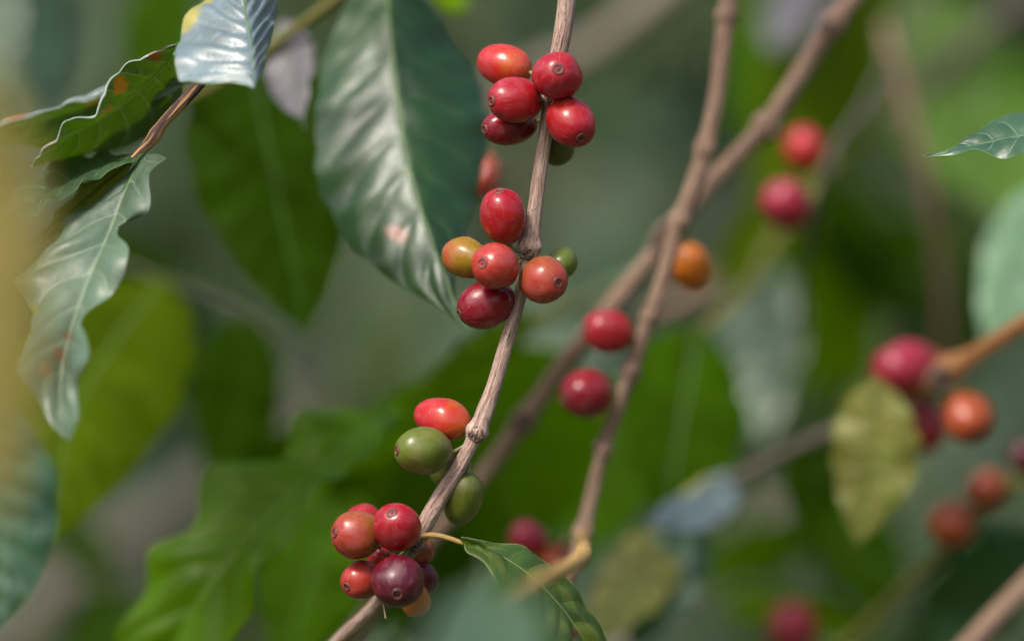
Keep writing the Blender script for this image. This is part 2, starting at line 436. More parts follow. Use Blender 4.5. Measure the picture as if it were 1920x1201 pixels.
def easy(parent, base, tip, width, mat, dy=None, roll=0.0, bend=0.0, sag=0.0, under=False, seed=0.0, scallop=0.0, pet=None, **kw):
    """a coffee leaf from base (px,py,dy) to tip (px,py,dy): full width in px, roll about its midrib, sideways bend and sag toward lens"""
    b, t = P(*base), P(*tip)
    ax = t-b; L = np.linalg.norm(ax); ax = ax/L
    view = np.array([0, 1.0, 0])
    side = unit(np.cross(ax, view)); dep = unit(np.cross(side, ax))
    wdir = math.cos(roll)*side+math.sin(roll)*dep
    nrm = unit(np.cross(wdir, ax))
    n = 12; m3 = []; a3 = []; b3 = []
    hw = W(width, (base[2]+tip[2])/2)/2
    for i in range(n+1):
        s = i/n
        p = b+ax*L*s+side*bend*L*math.sin(math.pi*s)+nrm*sag*L*math.sin(math.pi*s)
        prof = (math.sin(math.pi*min(1, s/0.92)**0.85) if s < 0.92 else 0.0)**0.8*0.97+0.05*(1-s)*min(1, s*8)
        if s >= 0.92: prof = 0.04*(1-s)/0.08
        wl = hw*prof*(1+scallop*math.sin(s*38+seed)); wr = hw*prof*(1+scallop*math.sin(s*36+seed+1.5))
        tw = 0.25*math.sin(seed+s*2.0)
        wd = math.cos(tw)*wdir+math.sin(tw)*nrm
        m3.append(p); a3.append(p-wd*wl); b3.append(p+wd*wr)
    kw.setdefault('wave', 0.06)
    rib_r = kw.pop('rib_r', W(6, base[2])/2)
    petiole = [P(*pet)] if pet is not None else None
    return leaf3(parent, m3, a3, b3, mat, under=under, seed=seed, rib_r=rib_r, petiole=petiole, **kw)

cherry_id = [0]
def cherry(label, group, cx, cy, L, Wd, ex, ey, pal, anchor, front=True, dy=None, seed=None, eye=True, gap=14, calyx=1.0, ring=36):
    """centre px, half length / half width px, scar offset px from the centre, branch point (px,py,dy)"""
    cherry_id[0] += 1
    seed = seed if seed is not None else cherry_id[0]*3.7
    ad = anchor[2]
    r = min(0.985, math.hypot(ex, ey)/L)
    h = math.hypot(ex, ey) or 1.0
    axis = np.array([ex/h*r, -math.sqrt(1-r*r)*(1 if front else -1), -ey/h*r])
    if dy is None: dy = ad+axis[1]*W(L+gap, ad)
    c = P(cx, cy, dy)
    l, w = W(L, dy)*1.04, W(Wd, dy)*1.05
    nph = ring*2//3
    verts = []
    for i in range(1, nph):
        ph = math.pi*i/nph
        sp, cp = math.sin(ph), math.cos(ph)
        z = l*cp; rr = w*sp**0.93
        for j in range(ring):
            a = 2*math.pi*j/ring
            x, y = math.cos(a)*rr, math.sin(a)*rr*0.96
            d = Vector((math.cos(a)*sp, math.sin(a)*sp, cp))
            f = 1+0.085*noise.noise(d*1.1+Vector((seed, 0, 0)))+0.012*noise.noise(d*3+Vector((0, seed, 0)))
            zz = z
            rad = math.hypot(x, y)
            if cp > 0: zz -= 0.0004*math.exp(-(rad/0.0016)**2)
            verts.append((x*f, y*f, zz*(1+(f-1)*0.5)))
    ft = 1+0.085*noise.noise(Vector((seed, 0, 1.1)))
    verts.append((0, 0, (l-0.0004)*(1+(ft-1)*0.5))); top = len(verts)-1
    verts.append((0, 0, -l)); bot = len(verts)-1
    faces = [(i*ring+j, (i+1)*ring+j, (i+1)*ring+(j+1) % ring, i*ring+(j+1) % ring) for i in range(nph-2) for j in range(ring)]
    faces += [(top, j, (j+1) % ring) for j in range(ring)]
    k = (nph-2)*ring
    faces += [(bot, k+(j+1) % ring, k+j) for j in range(ring)]
    o = mesh_obj('coffee_cherry', verts, faces, CM[pal])
    rot = Vector(axis).to_track_quat('Z', 'Y').to_matrix().to_4x4() @ Matrix.Rotation(seed*1.3, 4, 'Z')
    o.matrix_basis = Matrix.Translation(Vector(c)) @ rot
    tag(o, label, 'cherry', group)
    if eye:
        rd = 0.0015*calyx*min(1.15, w/0.0068)
        prof = [(0.0, 0.10), (0.14, 0.14), (0.26, 0.02), (0.45, -0.06), (0.62, 0.02), (0.78, 0.2), (0.9, 0.22), (1.05, 0.08), (1.25, -0.25)]
        vs_, fs_ = [(0, 0, prof[0][1]*rd)], []
        R = 18
        for (pr, pz) in prof[1:]:
            for j in range(R):
                a = 2*math.pi*j/R
                wob = 1+0.10*nz(math.cos(a)*1.3+seed, math.sin(a)*1.3, pr*2)
                vs_.append((math.cos(a)*pr*rd*wob, math.sin(a)*pr*rd*wob, pz*rd*(1+0.5*nz(math.cos(a)*2+seed, math.sin(a)*2, 5))))
        fs_ += [(0, 1+j, 1+(j+1) % R) for j in range(R)]
        for i in range(len(prof)-2):
            fs_ += [(1+i*R+j, 1+(i+1)*R+j, 1+(i+1)*R+(j+1) % R, 1+i*R+(j+1) % R) for j in range(R)]
        e = mesh_obj('calyx_disc', vs_, fs_, CALYX)
        e.parent = o
        e.location = (0, 0, verts[top][2]+0.00006)
    # stalk from the foot of the fruit to the node on the branch
    foot = c-axis*l*0.97; node = P(*anchor)
    mid = (foot-axis*0.0022)*0.7+node*0.3
    dist = np.linalg.norm(node-foot)
    if dist > 0.001:
        pts = np.array([list(c-axis*l*0.9)+[0.0007], list(foot-axis*0.0006)+[0.00065], list(mid)+[0.0005], list(node)+[0.0006]])
        inv = np.array(o.matrix_basis.inverted())
        loc = (inv[:3, :3] @ pts[:, :3].T).T+inv[:3, 3]
        st = tube('stalk', np.c_[loc, pts[:, 3]], STALK, None, 8, 14)
        st.parent = o
    return o

def rosette(parent, px, py, dy, rad, axis, seed, n=13, name='node'):
    """dried bract scales and stalk scars bunched on a node"""
    rnd = random.Random(seed)
    c = P(px, py, dy); r = W(rad, dy)
    ax = unit(axis); u = unit(np.cross(ax, [0.3, 0.1, 1])); v = np.cross(ax, u)
    verts, faces = [], []
    for k in range(n):
        a = 2*math.pi*k/n+rnd.uniform(-.25, .25); R0 = r*rnd.uniform(0.25, 0.95)
        d = math.cos(a)*u+math.sin(a)*v; tng = -math.sin(a)*u+math.cos(a)*v
        p0 = c+d*R0-ax*r*0.25
        ln = r*rnd.uniform(0.45, 0.85); th = r*rnd.uniform(0.12, 0.24); curl = rnd.uniform(0.3, 1.1)*rnd.choice((1, 1, -0.5))
        b = len(verts); ns = 5
        for i in range(ns):
            s = i/(ns-1)
            p = p0+ax*ln*math.sin(s*1.4)*0.9-d*curl*ln*s*s*0.8+tng*rnd.uniform(-.06, .06)*r
            wd = th*(1-0.75*s)
            for (x, y) in ((1, 0), (0, 0.5), (-1, 0), (0, -0.5)):
                verts.append(p+tng*wd*x+d*wd*y)
        for i in range(ns-1):
            for j in range(4):
                faces.append((b+i*4+j, b+i*4+(j+1) % 4, b+(i+1)*4+(j+1) % 4, b+(i+1)*4+j))
        faces.append((b+(ns-1)*4, b+(ns-1)*4+1, b+(ns-1)*4+2, b+(ns-1)*4+3))
    # cup under the scales
    b = len(verts); R = 14
    for (pr, pz) in ((1.05, -0.5), (1.0, -0.1), (0.75, 0.05), (0.45, -0.1)):
        for j in range(R):
            a = 2*math.pi*j/R; f = 1+0.15*nz(math.cos(a)*2+seed, math.sin(a)*2, 1)
            verts.append(c+(math.cos(a)*u+math.sin(a)*v)*r*pr*f+ax*pz*r)
    verts.append(c-ax*r*0.15)
    for i in range(3):
        faces += [(b+i*R+j, b+i*R+(j+1) % R, b+(i+1)*R+(j+1) % R, b+(i+1)*R+j) for j in range(R)]
    faces += [(b+3*R+j, b+3*R+(j+1) % R, len(verts)-1) for j in range(R)]
    return mesh_obj(name, verts, faces, BRACT, parent)

# ------------------------------------------------------------------ leaf materials
LM = {
 'deep':   leaf_mat('leaf_deep', S('183f10'), S('4a6434'), S('4a7a10'), 0.2, 0.40, vein=S('3c5c34'), vein_amt=0.3, spec=0.75,
                    spots=[(-0.42, 0.70, 0.13, 0.03, S('a87464'))]),
 'shade':  leaf_mat('leaf_shade', S('2c4802'), S('385204'), S('648800'), 0.5, 0.65, spec=0.06),  # shaded leaves, the shade put into a darker base
 'glow':   leaf_mat('leaf_glow', S('4e6400'), S('566a02'), S('90a600'), 0.55, 0.65, spec=0.05),  # backlit glow put into the yellow-green base
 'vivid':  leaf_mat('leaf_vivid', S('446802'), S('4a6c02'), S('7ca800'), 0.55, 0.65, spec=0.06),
 'satin':  leaf_mat('leaf_satin', S('3c543c'), S('5c6c50'), S('5a7a30'), 0.2, 0.4, vein=S('7c8c78')),
 'grey':   leaf_mat('leaf_grey', S('566c58'), S('707c68'), S('5a7030'), 0.16, 0.42, vein=S('8a9884'), vein_amt=0.3,
                    spots=[(0.1, 0.66, 0.32, 0.035, S('5c2018')), (-0.1, 0.72, 0.2, 0.03, S('5e3a30')), (-0.3, 0.79, 0.15, 0.03, S('7a6248')),
                           (-0.95, 0.56, 0.2, 0.03, S('6c6e20'))]),
 'rusty':  leaf_mat('leaf_rusty', S('8c9c94'), S('34500c'), S('4a7004'), 0.25, 0.4,  # pale upper colour paints the sky sheen of the rolled edge
                    spots=[(-0.5, 0.36, 0.22, 0.06, S('a86a10')), (-0.35, 0.5, 0.2, 0.05, S('8a6010')), (-0.6, 0.14, 0.5, 0.05, S('7a4010')), (-0.95, 0.09, 0.3, 0.06, S('3a1a10')), (-0.8, 0.8, 0.3, 0.06, S('8a4c14'))]),
 'sky_sheen': leaf_mat('leaf_sky_sheen', S('74868a'), S('68745c'), S('5a7a30'), 0.15, 0.36, vein=S('7c9098'), vein_amt=0.3,  # pale blue-grey base stands in for sky reflected on a green leaf
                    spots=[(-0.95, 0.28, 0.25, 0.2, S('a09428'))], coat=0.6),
 'mottled': leaf_mat('leaf_mottled', S('3c5a24'), S('5a7030'), S('80a010'), 0.3, 0.38, vein=S('6a7a38'), vein_amt=0.3, mott=S('808a28'), mott_amt=0.5, mott_scale=4.0,
                    spots=[(0.25, 0.70, 0.18, 0.025, S('5a2c22'))]),
 'yellow': leaf_mat('leaf_yellowing', S('94944c'), S('9a9860'), S('b4b040'), 0.35, 0.4, mott=S('7c8a38'), mott_amt=0.7, mott_scale=3.5),
 'gloss':  leaf_mat('leaf_gloss', S('507404'), S('567806'), S('8cb400'), 0.55, 0.36, spec=0.25),
 'frost':  leaf_mat('leaf_frost', S('5a7a58'), S('647c60'), S('709850'), 0.2, 0.34, coat=0.5),
 'grey_sheen':  leaf_mat('leaf_grey_sheen', S('6a666a'), S('706c6c'), S('60702c'), 0.15, 0.42),  # grey-violet base carries the painted sheen of the sky
 'ochre':  leaf_mat('leaf_ochre', S('e0c478'), S('e0c888'), S('f0cc60'), 0.5, 0.55, mott=S('a8a450'), mott_amt=0.5, mott_scale=3.0),
 'bluish': leaf_mat('leaf_bluish', S('3c5e44'), S('607860'), S('5a8a30'), 0.2, 0.34, vein=S('7c9480')),
 'pale':   leaf_mat('leaf_pale', S('4c7410'), S('5c7c20'), S('84ac10'), 0.45, 0.5, vein=S('7c9440'), spec=0.25),
 'mint':   leaf_mat('leaf_mint', S('7ca07c'), S('8ca888'), S('98bc88'), 0.35, 0.4),
}

# ------------------------------------------------------------------ setting: ground, slope, foliage
def ground():
    g = NT('soil_litter')
    oc = g.n('ShaderNodeTexCoord').outputs['Object']
    a = g.noise(oc, 0.8, 5, 0.6); b = g.noise(oc, 14, 5, 0.65)
    col = g.mix(g.ramp(b, 0.35, 0.65), S('3a2c20'), S('6a5640'))
    col = g.mix(g.ramp(a, 0.3, 0.55), col, S('344624'))
    bp = g.n('ShaderNodeBump', {'Strength': 0.8, 'Distance': 0.05, 'Height': b})
    m = g.surf(g.n('ShaderNodeBsdfPrincipled', {'Base Color': col, 'Roughness': 0.95, 'Normal': bp.outputs[0]}).outputs[0])
    n = 90
    xs = np.r_[-np.geomspace(900, 0.5, n//2), np.geomspace(0.5, 900, n//2)]
    v, f = [], []
    for y in xs:
        for x in xs:
            far = max(0.0, y-9)
            z = 0.05*nz(x*0.7, y*0.7, 0)+min(45.0, far*0.5)*(0.8+0.35*nz(x*0.03, y*0.03, 4))
            v.append((x, y, z))
    for i in range(n-1):
        for j in range(n-1): f.append((i*n+j, i*n+j+1, (i+1)*n+j+1, (i+1)*n+j))
    o = mesh_obj('ground', v, f, m)
    tag(o, 'brown leaf littered soil rising to a green hillside', kind='structure')
ground()

def foliage():
    g = NT('leaf_far')
    at = g.n('ShaderNodeAttribute', attribute_name='tint').outputs['Color']
    b = g.n('ShaderNodeBsdfPrincipled', {'Base Color': g.mix(1.0, S('5c7258'), at, 'MULTIPLY'), 'Roughness': 0.42})
    t = g.n('ShaderNodeBsdfTranslucent', {'Color': g.mix(1.0, S('5c7c38'), at, 'MULTIPLY')})
    m = g.surf(g.n('ShaderNodeMixShader', {0: 0.3, 1: b.outputs[0], 2: t.outputs[0]}).outputs[0])
    rng = np.random.default_rng(7)
    N = 13000
    # template leaf: 5 rows x 3 columns
    t = np.array([0, 0.25, 0.5, 0.75, 1.0]); hw = np.array([0.02, 0.8, 1.0, 0.62, 0.0])
    tv = np.array([[u*hw[i]*0.5, t[i], -0.18*t[i]**2+0.12*abs(u)*hw[i]] for i in range(5) for u in (-1, 0, 1)])
    tf = np.array([[i*3+j, i*3+j+1, (i+1)*3+j+1, (i+1)*3+j] for i in range(4) for j in range(2)])
    tuv = np.array([[(u+1)/2, t[i]] for i in range(5) for u in (-1, 0, 1)])
    pos = np.c_[rng.uniform(-3.2, 3.2, N), 1.5+rng.gamma(2.0, 0.55, N), rng.uniform(0.05, 2.55, N)]
    # ragged front of the shrubs
    front = np.array([0.35*nz(p[0]*1.4, p[2]*1.4, 3) for p in pos]); pos[:, 1] += front
    L = rng.uniform(0.10, 0.19, N); Wd = L*rng.uniform(0.34, 0.46, N)
    az = rng.uniform(0, 2*np.pi, N); pit = rng.normal(-0.55, 0.45, N); rol = rng.normal(0, 0.5, N)
    d = np.c_[np.cos(az)*np.cos(pit), np.sin(az)*np.cos(pit), np.sin(pit)]
    sd = unit(np.cross(d, np.array([0, 0, 1.0]))); up = np.cross(sd, d)
    s2 = np.cos(rol)[:, None]*sd+np.sin(rol)[:, None]*up; u2 = np.cross(s2, d)
    V = pos[:, None, :]+tv[None, :, 0, None]*(s2*Wd[:, None])[:, None, :]+tv[None, :, 1, None]*(d*L[:, None])[:, None, :]+tv[None, :, 2, None]*(u2*L[:, None])[:, None, :]
    F = (tf[None]+(np.arange(N)*15)[:, None, None]).reshape(-1, 4)
    o = mesh_obj('foliage', V.reshape(-1, 3), F.tolist(), m, None, np.tile(tuv, (N, 1)))
    col = o.data.color_attributes.new('tint', 'FLOAT_COLOR', 'POINT')
    b = rng.uniform(0.55, 1.35, N); wv = rng.uniform(-0.15, 0.2, N)
    c = np.c_[b*(1+wv), b, b*(1-wv), np.ones(N)]
    col.data.foreach_set('color', np.repeat(c, 15, axis=0).astype(np.float32).ravel())
    tag(o, 'blurred grey green mass of coffee shrubs filling the distance', 'foliage', kind='stuff')
foliage()

# ------------------------------------------------------------------ far blurred stems
G_FAR = 'blurred bare stems in the distance'
def far_stem(label, pts, mat, seed):
    o = branch(pts[len(pts)//2][:3], label, 'branch', G_FAR)
    stem(o, pts, mat, 12, rough=0.08, seed=seed, fine=0.01)
    return o
far_stem('pale blurred stem slanting up to the top edge beside the uppermost cherries', [(640, 440, 1.0, 56), (1000, 150, 0.6, 60), (1160, 60, 0.48, 60), (1300, -60, 0.45, 58), (1800, -500, 0.4, 56)], BARK6, 1.1)
far_stem('wide mauve blurred stem rising from the bottom left corner', [(-500, 1500, 0.7, 95), (0, 1190, 0.75, 88), (250, 1010, 0.85, 80), (430, 880, 0.95, 66), (620, 700, 1.25, 50)], BARK3, 2.2)
far_stem('blurred grey brown stem crossing behind the pink and orange pair of cherries', [(1330, 560, 0.5, 36), (1480, 410, 0.5, 36), (1600, 270, 0.48, 40), (1720, 170, 0.48, 38), (2100, -160, 0.5, 38)], BARK3, 3.3)
far_stem('dark blurred stem slanting through the lower right gap', [(1000, 1420, 0.5, 66), (1200, 1190, 0.5, 62), (1330, 1070, 0.52, 56), (1480, 950, 0.55, 50), (1700, 760, 0.7, 40)], BARK3, 4.4)
far_stem('thin upright brown stem below the pale leaves at upper right', [(1660, 50, 0.36, 22), (1695, 180, 0.34, 26), (1735, 330, 0.34, 28), (1770, 520, 0.36, 28), (1765, 760, 0.4, 26)], BARK2, 5.5)
far_stem('rosy blurred stem curving below the amber cherry', [(1210, 590, 0.36, 28), (1290, 560, 0.36, 32), (1350, 520, 0.36, 32), (1390, 450, 0.4, 28), (1450, 330, 0.5, 24)], BARK2, 6.6)
far_stem('tan stem entering at the bottom right corner', [(1700, 1360, 0.14, 44), (1830, 1195, 0.14, 42), (1930, 1090, 0.14, 40), (2200, 840, 0.15, 38)], BARK2, 7.7)

# ------------------------------------------------------------------ main branch (sharp)
main = branch((1064, -60, 0), 'sharp pinkish tan coffee branch bearing four cherry clusters down the centre', 'branch')
MS = [(1100, -420, 0.01, 38), (1085, -200, 0.005, 36), (1066, -30, 0.0, 35), (1058, 45, 0, 34), (1047, 105, 0, 32), (1034, 180, 0, 30), (1023, 245, 0, 27), (1013, 320, 0, 27),
      (1003, 400, 0, 29), (995, 450, 0, 33), (986, 505, 0, 27), (967, 585, 0, 25), (949, 645, 0, 26), (926, 725, 0, 29), (903, 788, 0, 33), (885, 830, 0, 27), (862, 872, 0, 28), (826, 930, 0, 31),
      (795, 985, 0, 32), (770, 1030, 0.004, 28), (735, 1090, 0.012, 24), (692, 1145, 0.022, 26), (650, 1185, 0.03, 26), (560, 1280, 0.05, 24), (440, 1400, 0.08, 22)]
stem(main, MS, BARK, 28, nodes=[(1036, 190, 0, 8, 14), (994, 464, 0, 15, 13), (896, 808, 0, 16, 13), (778, 1015, 0, 8, 16)], rough=0.08, seed=0.3, groove=0.07, fine=0.0006)
rosette(main, 985, 474, -0.0026, 15, (-0.35, -0.9, -0.1), 5)
rosette(main, 892, 815, -0.0028, 16, (-0.25, -0.95, -0.15), 11, 16)
rosette(main, 1030, 192, -0.002, 14, (-0.6, -0.8, 0), 21)
rosette(main, 775, 1020, -0.002, 14, (-0.3, -0.9, 0.1), 31)
# small leaf growing from the lowest node
pm = [(870, 1018, -0.006), (925, 1035, -0.008), (990, 1075, -0.008), (1050, 1135, -0.004), (1095, 1200, 0), (1125, 1280, 0.004)]
pa = [(862, 1008, -0.010), (925, 1016, -0.004), (1000, 1035, 0.004), (1065, 1088, 0.008), (1125, 1170, 0.010), (1145, 1240, 0.008)]
pb = [(880, 1030, -0.016), (912, 1062, -0.020), (950, 1120, -0.022), (1000, 1180, -0.018), (1050, 1240, -0.010)]
leaf(main, pm, pa, pb, LM['mottled'], nl=60, nw=12, cup=0.25, wave=0.05, wf=4, rib_w=5, rib_mat=RIB, margin=0.0001, label='mottled yellow green leaf at the lowest node',
     )
tube('petiole', [list(P(780, 1014, 0))+[W(13)/2], list(P(805, 1003, -0.003))+[W(12)/2], list(P(840, 1008, -0.005))+[W(10)/2], list(P(872, 1019, -0.0065))+[W(8)/2], list(P(910, 1030, -0.0078))+[W(4)/2]], PETI, main, 10, 30)
# a dry fibre hanging at the lowest cluster
tube('dry_fibre', [list(P(715, 1120, 0.004))+[0.0003], list(P(720, 1140, 0.002))+[0.0002], list(P(723, 1158, 0.001))+[0.0003]], CORD, main, 6, 12)

G1 = 'cherries of the topmost sharp cluster'; G2 = 'cherries of the second sharp cluster'; G3 = 'cherries of the third sharp cluster'; G4 = 'cherries of the lowest sharp cluster'
n1 = (1032, 190, 0)
cherry('bright orange red cherry, upper left of the topmost cluster', G1, 946, 123, 53, 38, -46, -14, 'scarlet', n1, front=False, dy=0.010, eye=False)
cherry('round crimson cherry facing out with centred scar, touching the stem top of topmost cluster', G1, 1045, 142, 48, 45, 1, -9, 'crimson', n1, dy=-0.011)
cherry('crimson cherry of the topmost cluster with its scar at the left end', G1, 966, 188, 54, 42, -44, 3, 'crimson', n1, dy=-0.006)
cherry('dark red cherry tucked lowest left in the topmost cluster', G1, 956, 236, 56, 36, -47, 8, 'garnet', n1, dy=0.007)
cherry('crimson cherry right of the stem in topmost cluster, scar at its lower right', G1, 1070, 229, 52, 44, 20, 31, 'crimson', n1, dy=-0.008)
cherry('olive green cherry half hidden behind the stem below the topmost cluster', G1, 1043, 270, 40, 35, 10, 36, 'moss', n1, front=False, dy=0.009, eye=False)
n2 = (990, 475, 0)
cherry('upright crimson cherry at the top of the second cluster, scar on its crown', G2, 944, 405, 53, 43, -7, -46, 'crimson', n2, dy=-0.004)
cherry('olive yellow cherry at the left of the second cluster', G2, 874, 483, 47, 38, -38, -14, 'olive', n2, dy=0.001, front=False, eye=False)
cherry('orange brown cherry facing out in the middle of the second cluster', G2, 929, 498, 46, 43, -24, -4, 'coral', n2, dy=-0.012)
cherry('orange brown cherry right of the stem in the second cluster', G2, 1019, 524, 47, 43, 27, 6, 'russet', n2, dy=-0.010)
cherry('small green cherry peeping out at the right of the second cluster', G2, 1052, 494, 34, 29, 20, -18, 'green', n2, front=False, dy=0.010, eye=False)
cherry('crimson cherry hanging lowest in the second cluster', G2, 912, 570, 55, 43, -50, 18, 'garnet', n2, dy=0.000)
n3 = (888, 816, 0)
cherry('orange red cherry at the top of the third cluster', G3, 829, 785, 55, 39, -48, -14, 'scarlet', n3, front=False, dy=0.004, eye=False)
cherry('green cherry lying level with its scar at the left end', G3, 794, 845, 53, 42, -49, -2, 'green', n3, dy=-0.004)
cherry('green cherry hanging right of the stem in the third cluster', G3, 867, 933, 52, 36, -10, 46, 'green', n3, front=False, dy=0.005, eye=False)
cherry('dark green cherry hidden behind the stem between the two plump green cherries', G3, 836, 884, 34, 28, -12, 22, 'moss', n3, front=False, dy=0.016, eye=False)
n4 = (776, 1018, 0)
cherry('pinkish red cherry showing only its top behind the lowest cluster', G4, 684, 985, 40, 38, -20, -26, 'crimson', n4, front=False, dy=0.012, eye=False)
cherry('olive and orange cherry at the far left of the lowest cluster', G4, 669, 1001, 47, 44, -41, -4, 'russet', n4, dy=-0.004)
cherry('red cherry at the top of the lowest cluster beside the stem', G4, 745, 988, 51, 43, -9, -29, 'crimson', n4, dy=-0.011)
cherry('small orange cherry with dark scar at lower left of the lowest cluster', G4, 677, 1087, 39, 35, -26, 11, 'coral', n4, dy=0.000)
cherry('dark purple cherry facing out at the bottom of the lowest cluster', G4, 746, 1089, 50, 47, 0, 21, 'purple', n4, dy=-0.014)
cherry('orange brown cherry behind the stem of the lowest cluster', G4, 784, 1030, 32, 29, 18, 18, 'russet', n4, front=False, dy=0.010, eye=False)
cherry('dark purple cherry half hidden right of the lowest cluster', G4, 789, 1082, 36, 31, 20, 20, 'purple', n4, front=False, dy=0.010, eye=False)
cherry('yellow orange cherry at the very bottom of the lowest cluster', G4, 778, 1122, 36, 28, 8, 30, 'amber', n4, front=False, dy=0.006, eye=False)
cherry('red cherry glimpsed deep between the others of the lowest cluster', G4, 716, 1046, 30, 27, -10, 10, 'crimson', n4, front=False, dy=0.013, eye=False)

# ------------------------------------------------------------------ two soft branches right of the middle
b2 = branch((1370, -60, 0.08), 'soft rosy brown branch running from the top down right of the sharp one', 'branch')
stem(b2, [(1440, -500, 0.07, 34), (1372, -30, 0.08, 34), (1357, 80, 0.08, 33), (1341, 200, 0.08, 33), (1322, 285, 0.08, 34), (1290, 380, 0.08, 34), (1264, 445, 0.08, 31), (1246, 515, 0.08, 29), (1216, 600, 0.08, 29),
     (1182, 700, 0.08, 28), (1136, 830, 0.08, 26), (1104, 950, 0.08, 26), (1088, 1015, 0.075, 28), (1075, 1065, 0.07, 26), (1058, 1120, 0.07, 24), (1020, 1260, 0.07, 23)], BARK2, 16,
     nodes=[(1365, 28, 0.08, 14, 12), (1330, 282, 0.08, 14, 14), (1275, 418, 0.08, 14, 14), (1216, 598, 0.08, 10, 11), (1182, 700, 0.08, 12, 12), (1131, 838, 0.08, 14, 12), (1092, 1000, 0.08, 16, 14)], rough=0.14, seed=1.7, groove=0.08, fine=0.0015)
for i, (x, y) in enumerate(((1364, 28), (1328, 287), (1182, 704), (1132, 836), (1092, 1002))):
    rosette(b2, x, y, 0.078, 17, (0.3 if i % 2 else -0.4, -0.8, -0.2), 40+i, 9)
b3 = branch((1600, -20, 0.13), 'soft brown branch slanting from upper right behind the rosy one', 'branch')
stem(b3, [(1950, -420, 0.10, 43), (1620, -30, 0.12, 42), (1560, 45, 0.12, 40), (1500, 140, 0.12, 38), (1440, 232, 0.12, 40), (1380, 295, 0.12, 37), (1320, 355, 0.12, 37), (1255, 440, 0.12, 35), (1150, 570, 0.12, 35),
     (1060, 680, 0.125, 35), (985, 785, 0.13, 37), (905, 890, 0.135, 33), (830, 985, 0.14, 33), (700, 1140, 0.15, 32), (560, 1320, 0.16, 31)], BARK2, 16,
     nodes=[(1560, 45, 0.12, 18, 16), (1438, 235, 0.12, 20, 16), (1255, 438, 0.12, 22, 18), (982, 788, 0.13, 16, 16)], rough=0.14, seed=2.9, groove=0.08, fine=0.0018)
for i, (x, y) in enumerate(((1562, 48), (1440, 240), (1258, 430), (1235, 450), (982, 790))):
    rosette(b3, x, y, 0.116, 22, (-0.4 if i % 2 else 0.3, -0.85, 0.2), 60+i, 9)
GB = 'blurred cherries on the two brown branches'
cherry('blurred red cherry between the two brown branches, upper of the two', GB, 1140, 622, 49, 40, -42, -8, 'crimson', (1205, 625, 0.08), dy=0.078)
cherry('blurred crimson cherry lower of the two, touching the rosy branch', GB, 1099, 738, 50, 44, -40, 6, 'garnet', (1175, 705, 0.08), dy=0.076)
cherry('amber orange cherry tucked right of the branch crossing', GB, 1293, 499, 46, 37, 10, 40, 'amber', (1262, 450, 0.09), front=False, dy=0.10, eye=False)
cherry('blurred pink cherry near bottom of the rosy branch', GB, 988, 1008, 36, 33, -26, -10, 'pink', (1080, 1005, 0.08), dy=0.12)
cherry('blurred dark red cherry beside the foot of the rosy branch', GB, 1042, 1050, 38, 32, -10, 26, 'rust', (1080, 1010, 0.08), dy=0.12, eye=False)
cherry('faint salmon cherry peeping past the edge of the big glossy leaf', GB, 908, 330, 42, 30, -5, 38, 'coral', (955, 250, 0.14), dy=0.14, eye=False)
GP = 'blurred pair of cherries upper right'
tw1 = branch((1560, 180, 0.19), 'blurred thin twig holding the pink and orange pair', 'twig', name='coffee_twig')
stem(tw1, [(1760, -60, 0.5, 12), (1620, 200, 0.28, 14), (1545, 330, 0.2, 15), (1515, 470, 0.24, 12), (1500, 620, 0.34, 10)], BARK3, 10, rough=0.06, seed=3)
cherry('blurred pale pink and red cherry, lower of the upper right pair', GP, 1474, 384, 52, 44, -20, -28, 'pink', (1535, 345, 0.2), dy=0.17)
cherry('blurred orange red cherry, higher of the upper right pair', GP, 1509, 281, 44, 38, -10, -34, 'scarlet', (1550, 310, 0.2), dy=0.21, eye=False)

# ------------------------------------------------------------------ right hand branch
br = branch((1860, 640, 0.130), 'blurred ochre branch entering from the right edge with pink cherries', 'branch')
stem(br, [(2300, 380, 0.070, 40), (1990, 570, 0.100, 38), (1900, 622, 0.120, 38), (1820, 672, 0.140, 40), (1750, 715, 0.150, 44), (1690, 748, 0.16, 34), (1640, 770, 0.17, 28)], BARK4, 14,
     nodes=[(1775, 700, 0.145, 26, 26)], rough=0.08, seed=4.2)
stem(br, [(1660, 762, 0.167, 26), (1530, 822, 0.18, 26), (1430, 870, 0.19, 24), (1330, 915, 0.20, 20)], BARK3, 12, nodes=[(1540, 818, 0.18, 8, 12)], rough=0.08, seed=4.6)
rosette(br, 1765, 712, 0.14, 26, (0.1, -0.9, -0.3), 81, 10)
GR = 'blurred cherries on the ochre branch'
cherry('large blurred pink cherry on top of the right cluster', GR, 1698, 690, 70, 52, -50, 6, 'pink', (1775, 705, 0.145), dy=0.155, eye=False)
cherry('brownish pink cherry behind the large pink one at the ochre branch', GR, 1748, 698, 36, 40, -10, -10, 'rust', (1775, 705, 0.145), dy=0.178, eye=False)
cherry('blurred orange red cherry hanging under the ochre branch', GR, 1815, 783, 52, 46, 6, 30, 'rust', (1775, 712, 0.145), dy=0.130)
cherry('blurred dull crimson cherry half behind the yellow leaf', GR, 1728, 802, 47, 46, -8, 32, 'crimson', (1765, 715, 0.145), dy=0.17, eye=False)
easy(br, (1640, 705, 0.145), (1600, 1045, 0.15), 165, LM['yellow'], roll=-0.3, bend=0.06, seed=0.4, wave=0.14, wf=3, scallop=0.06, label='yellowing leaf hanging below the ochre branch', pet=(1700, 735, 0.16))
easy(br, (1560, 806, 0.19), (1500, 1000, 0.2), 130, LM['shade'], roll=-0.3, seed=1.2)
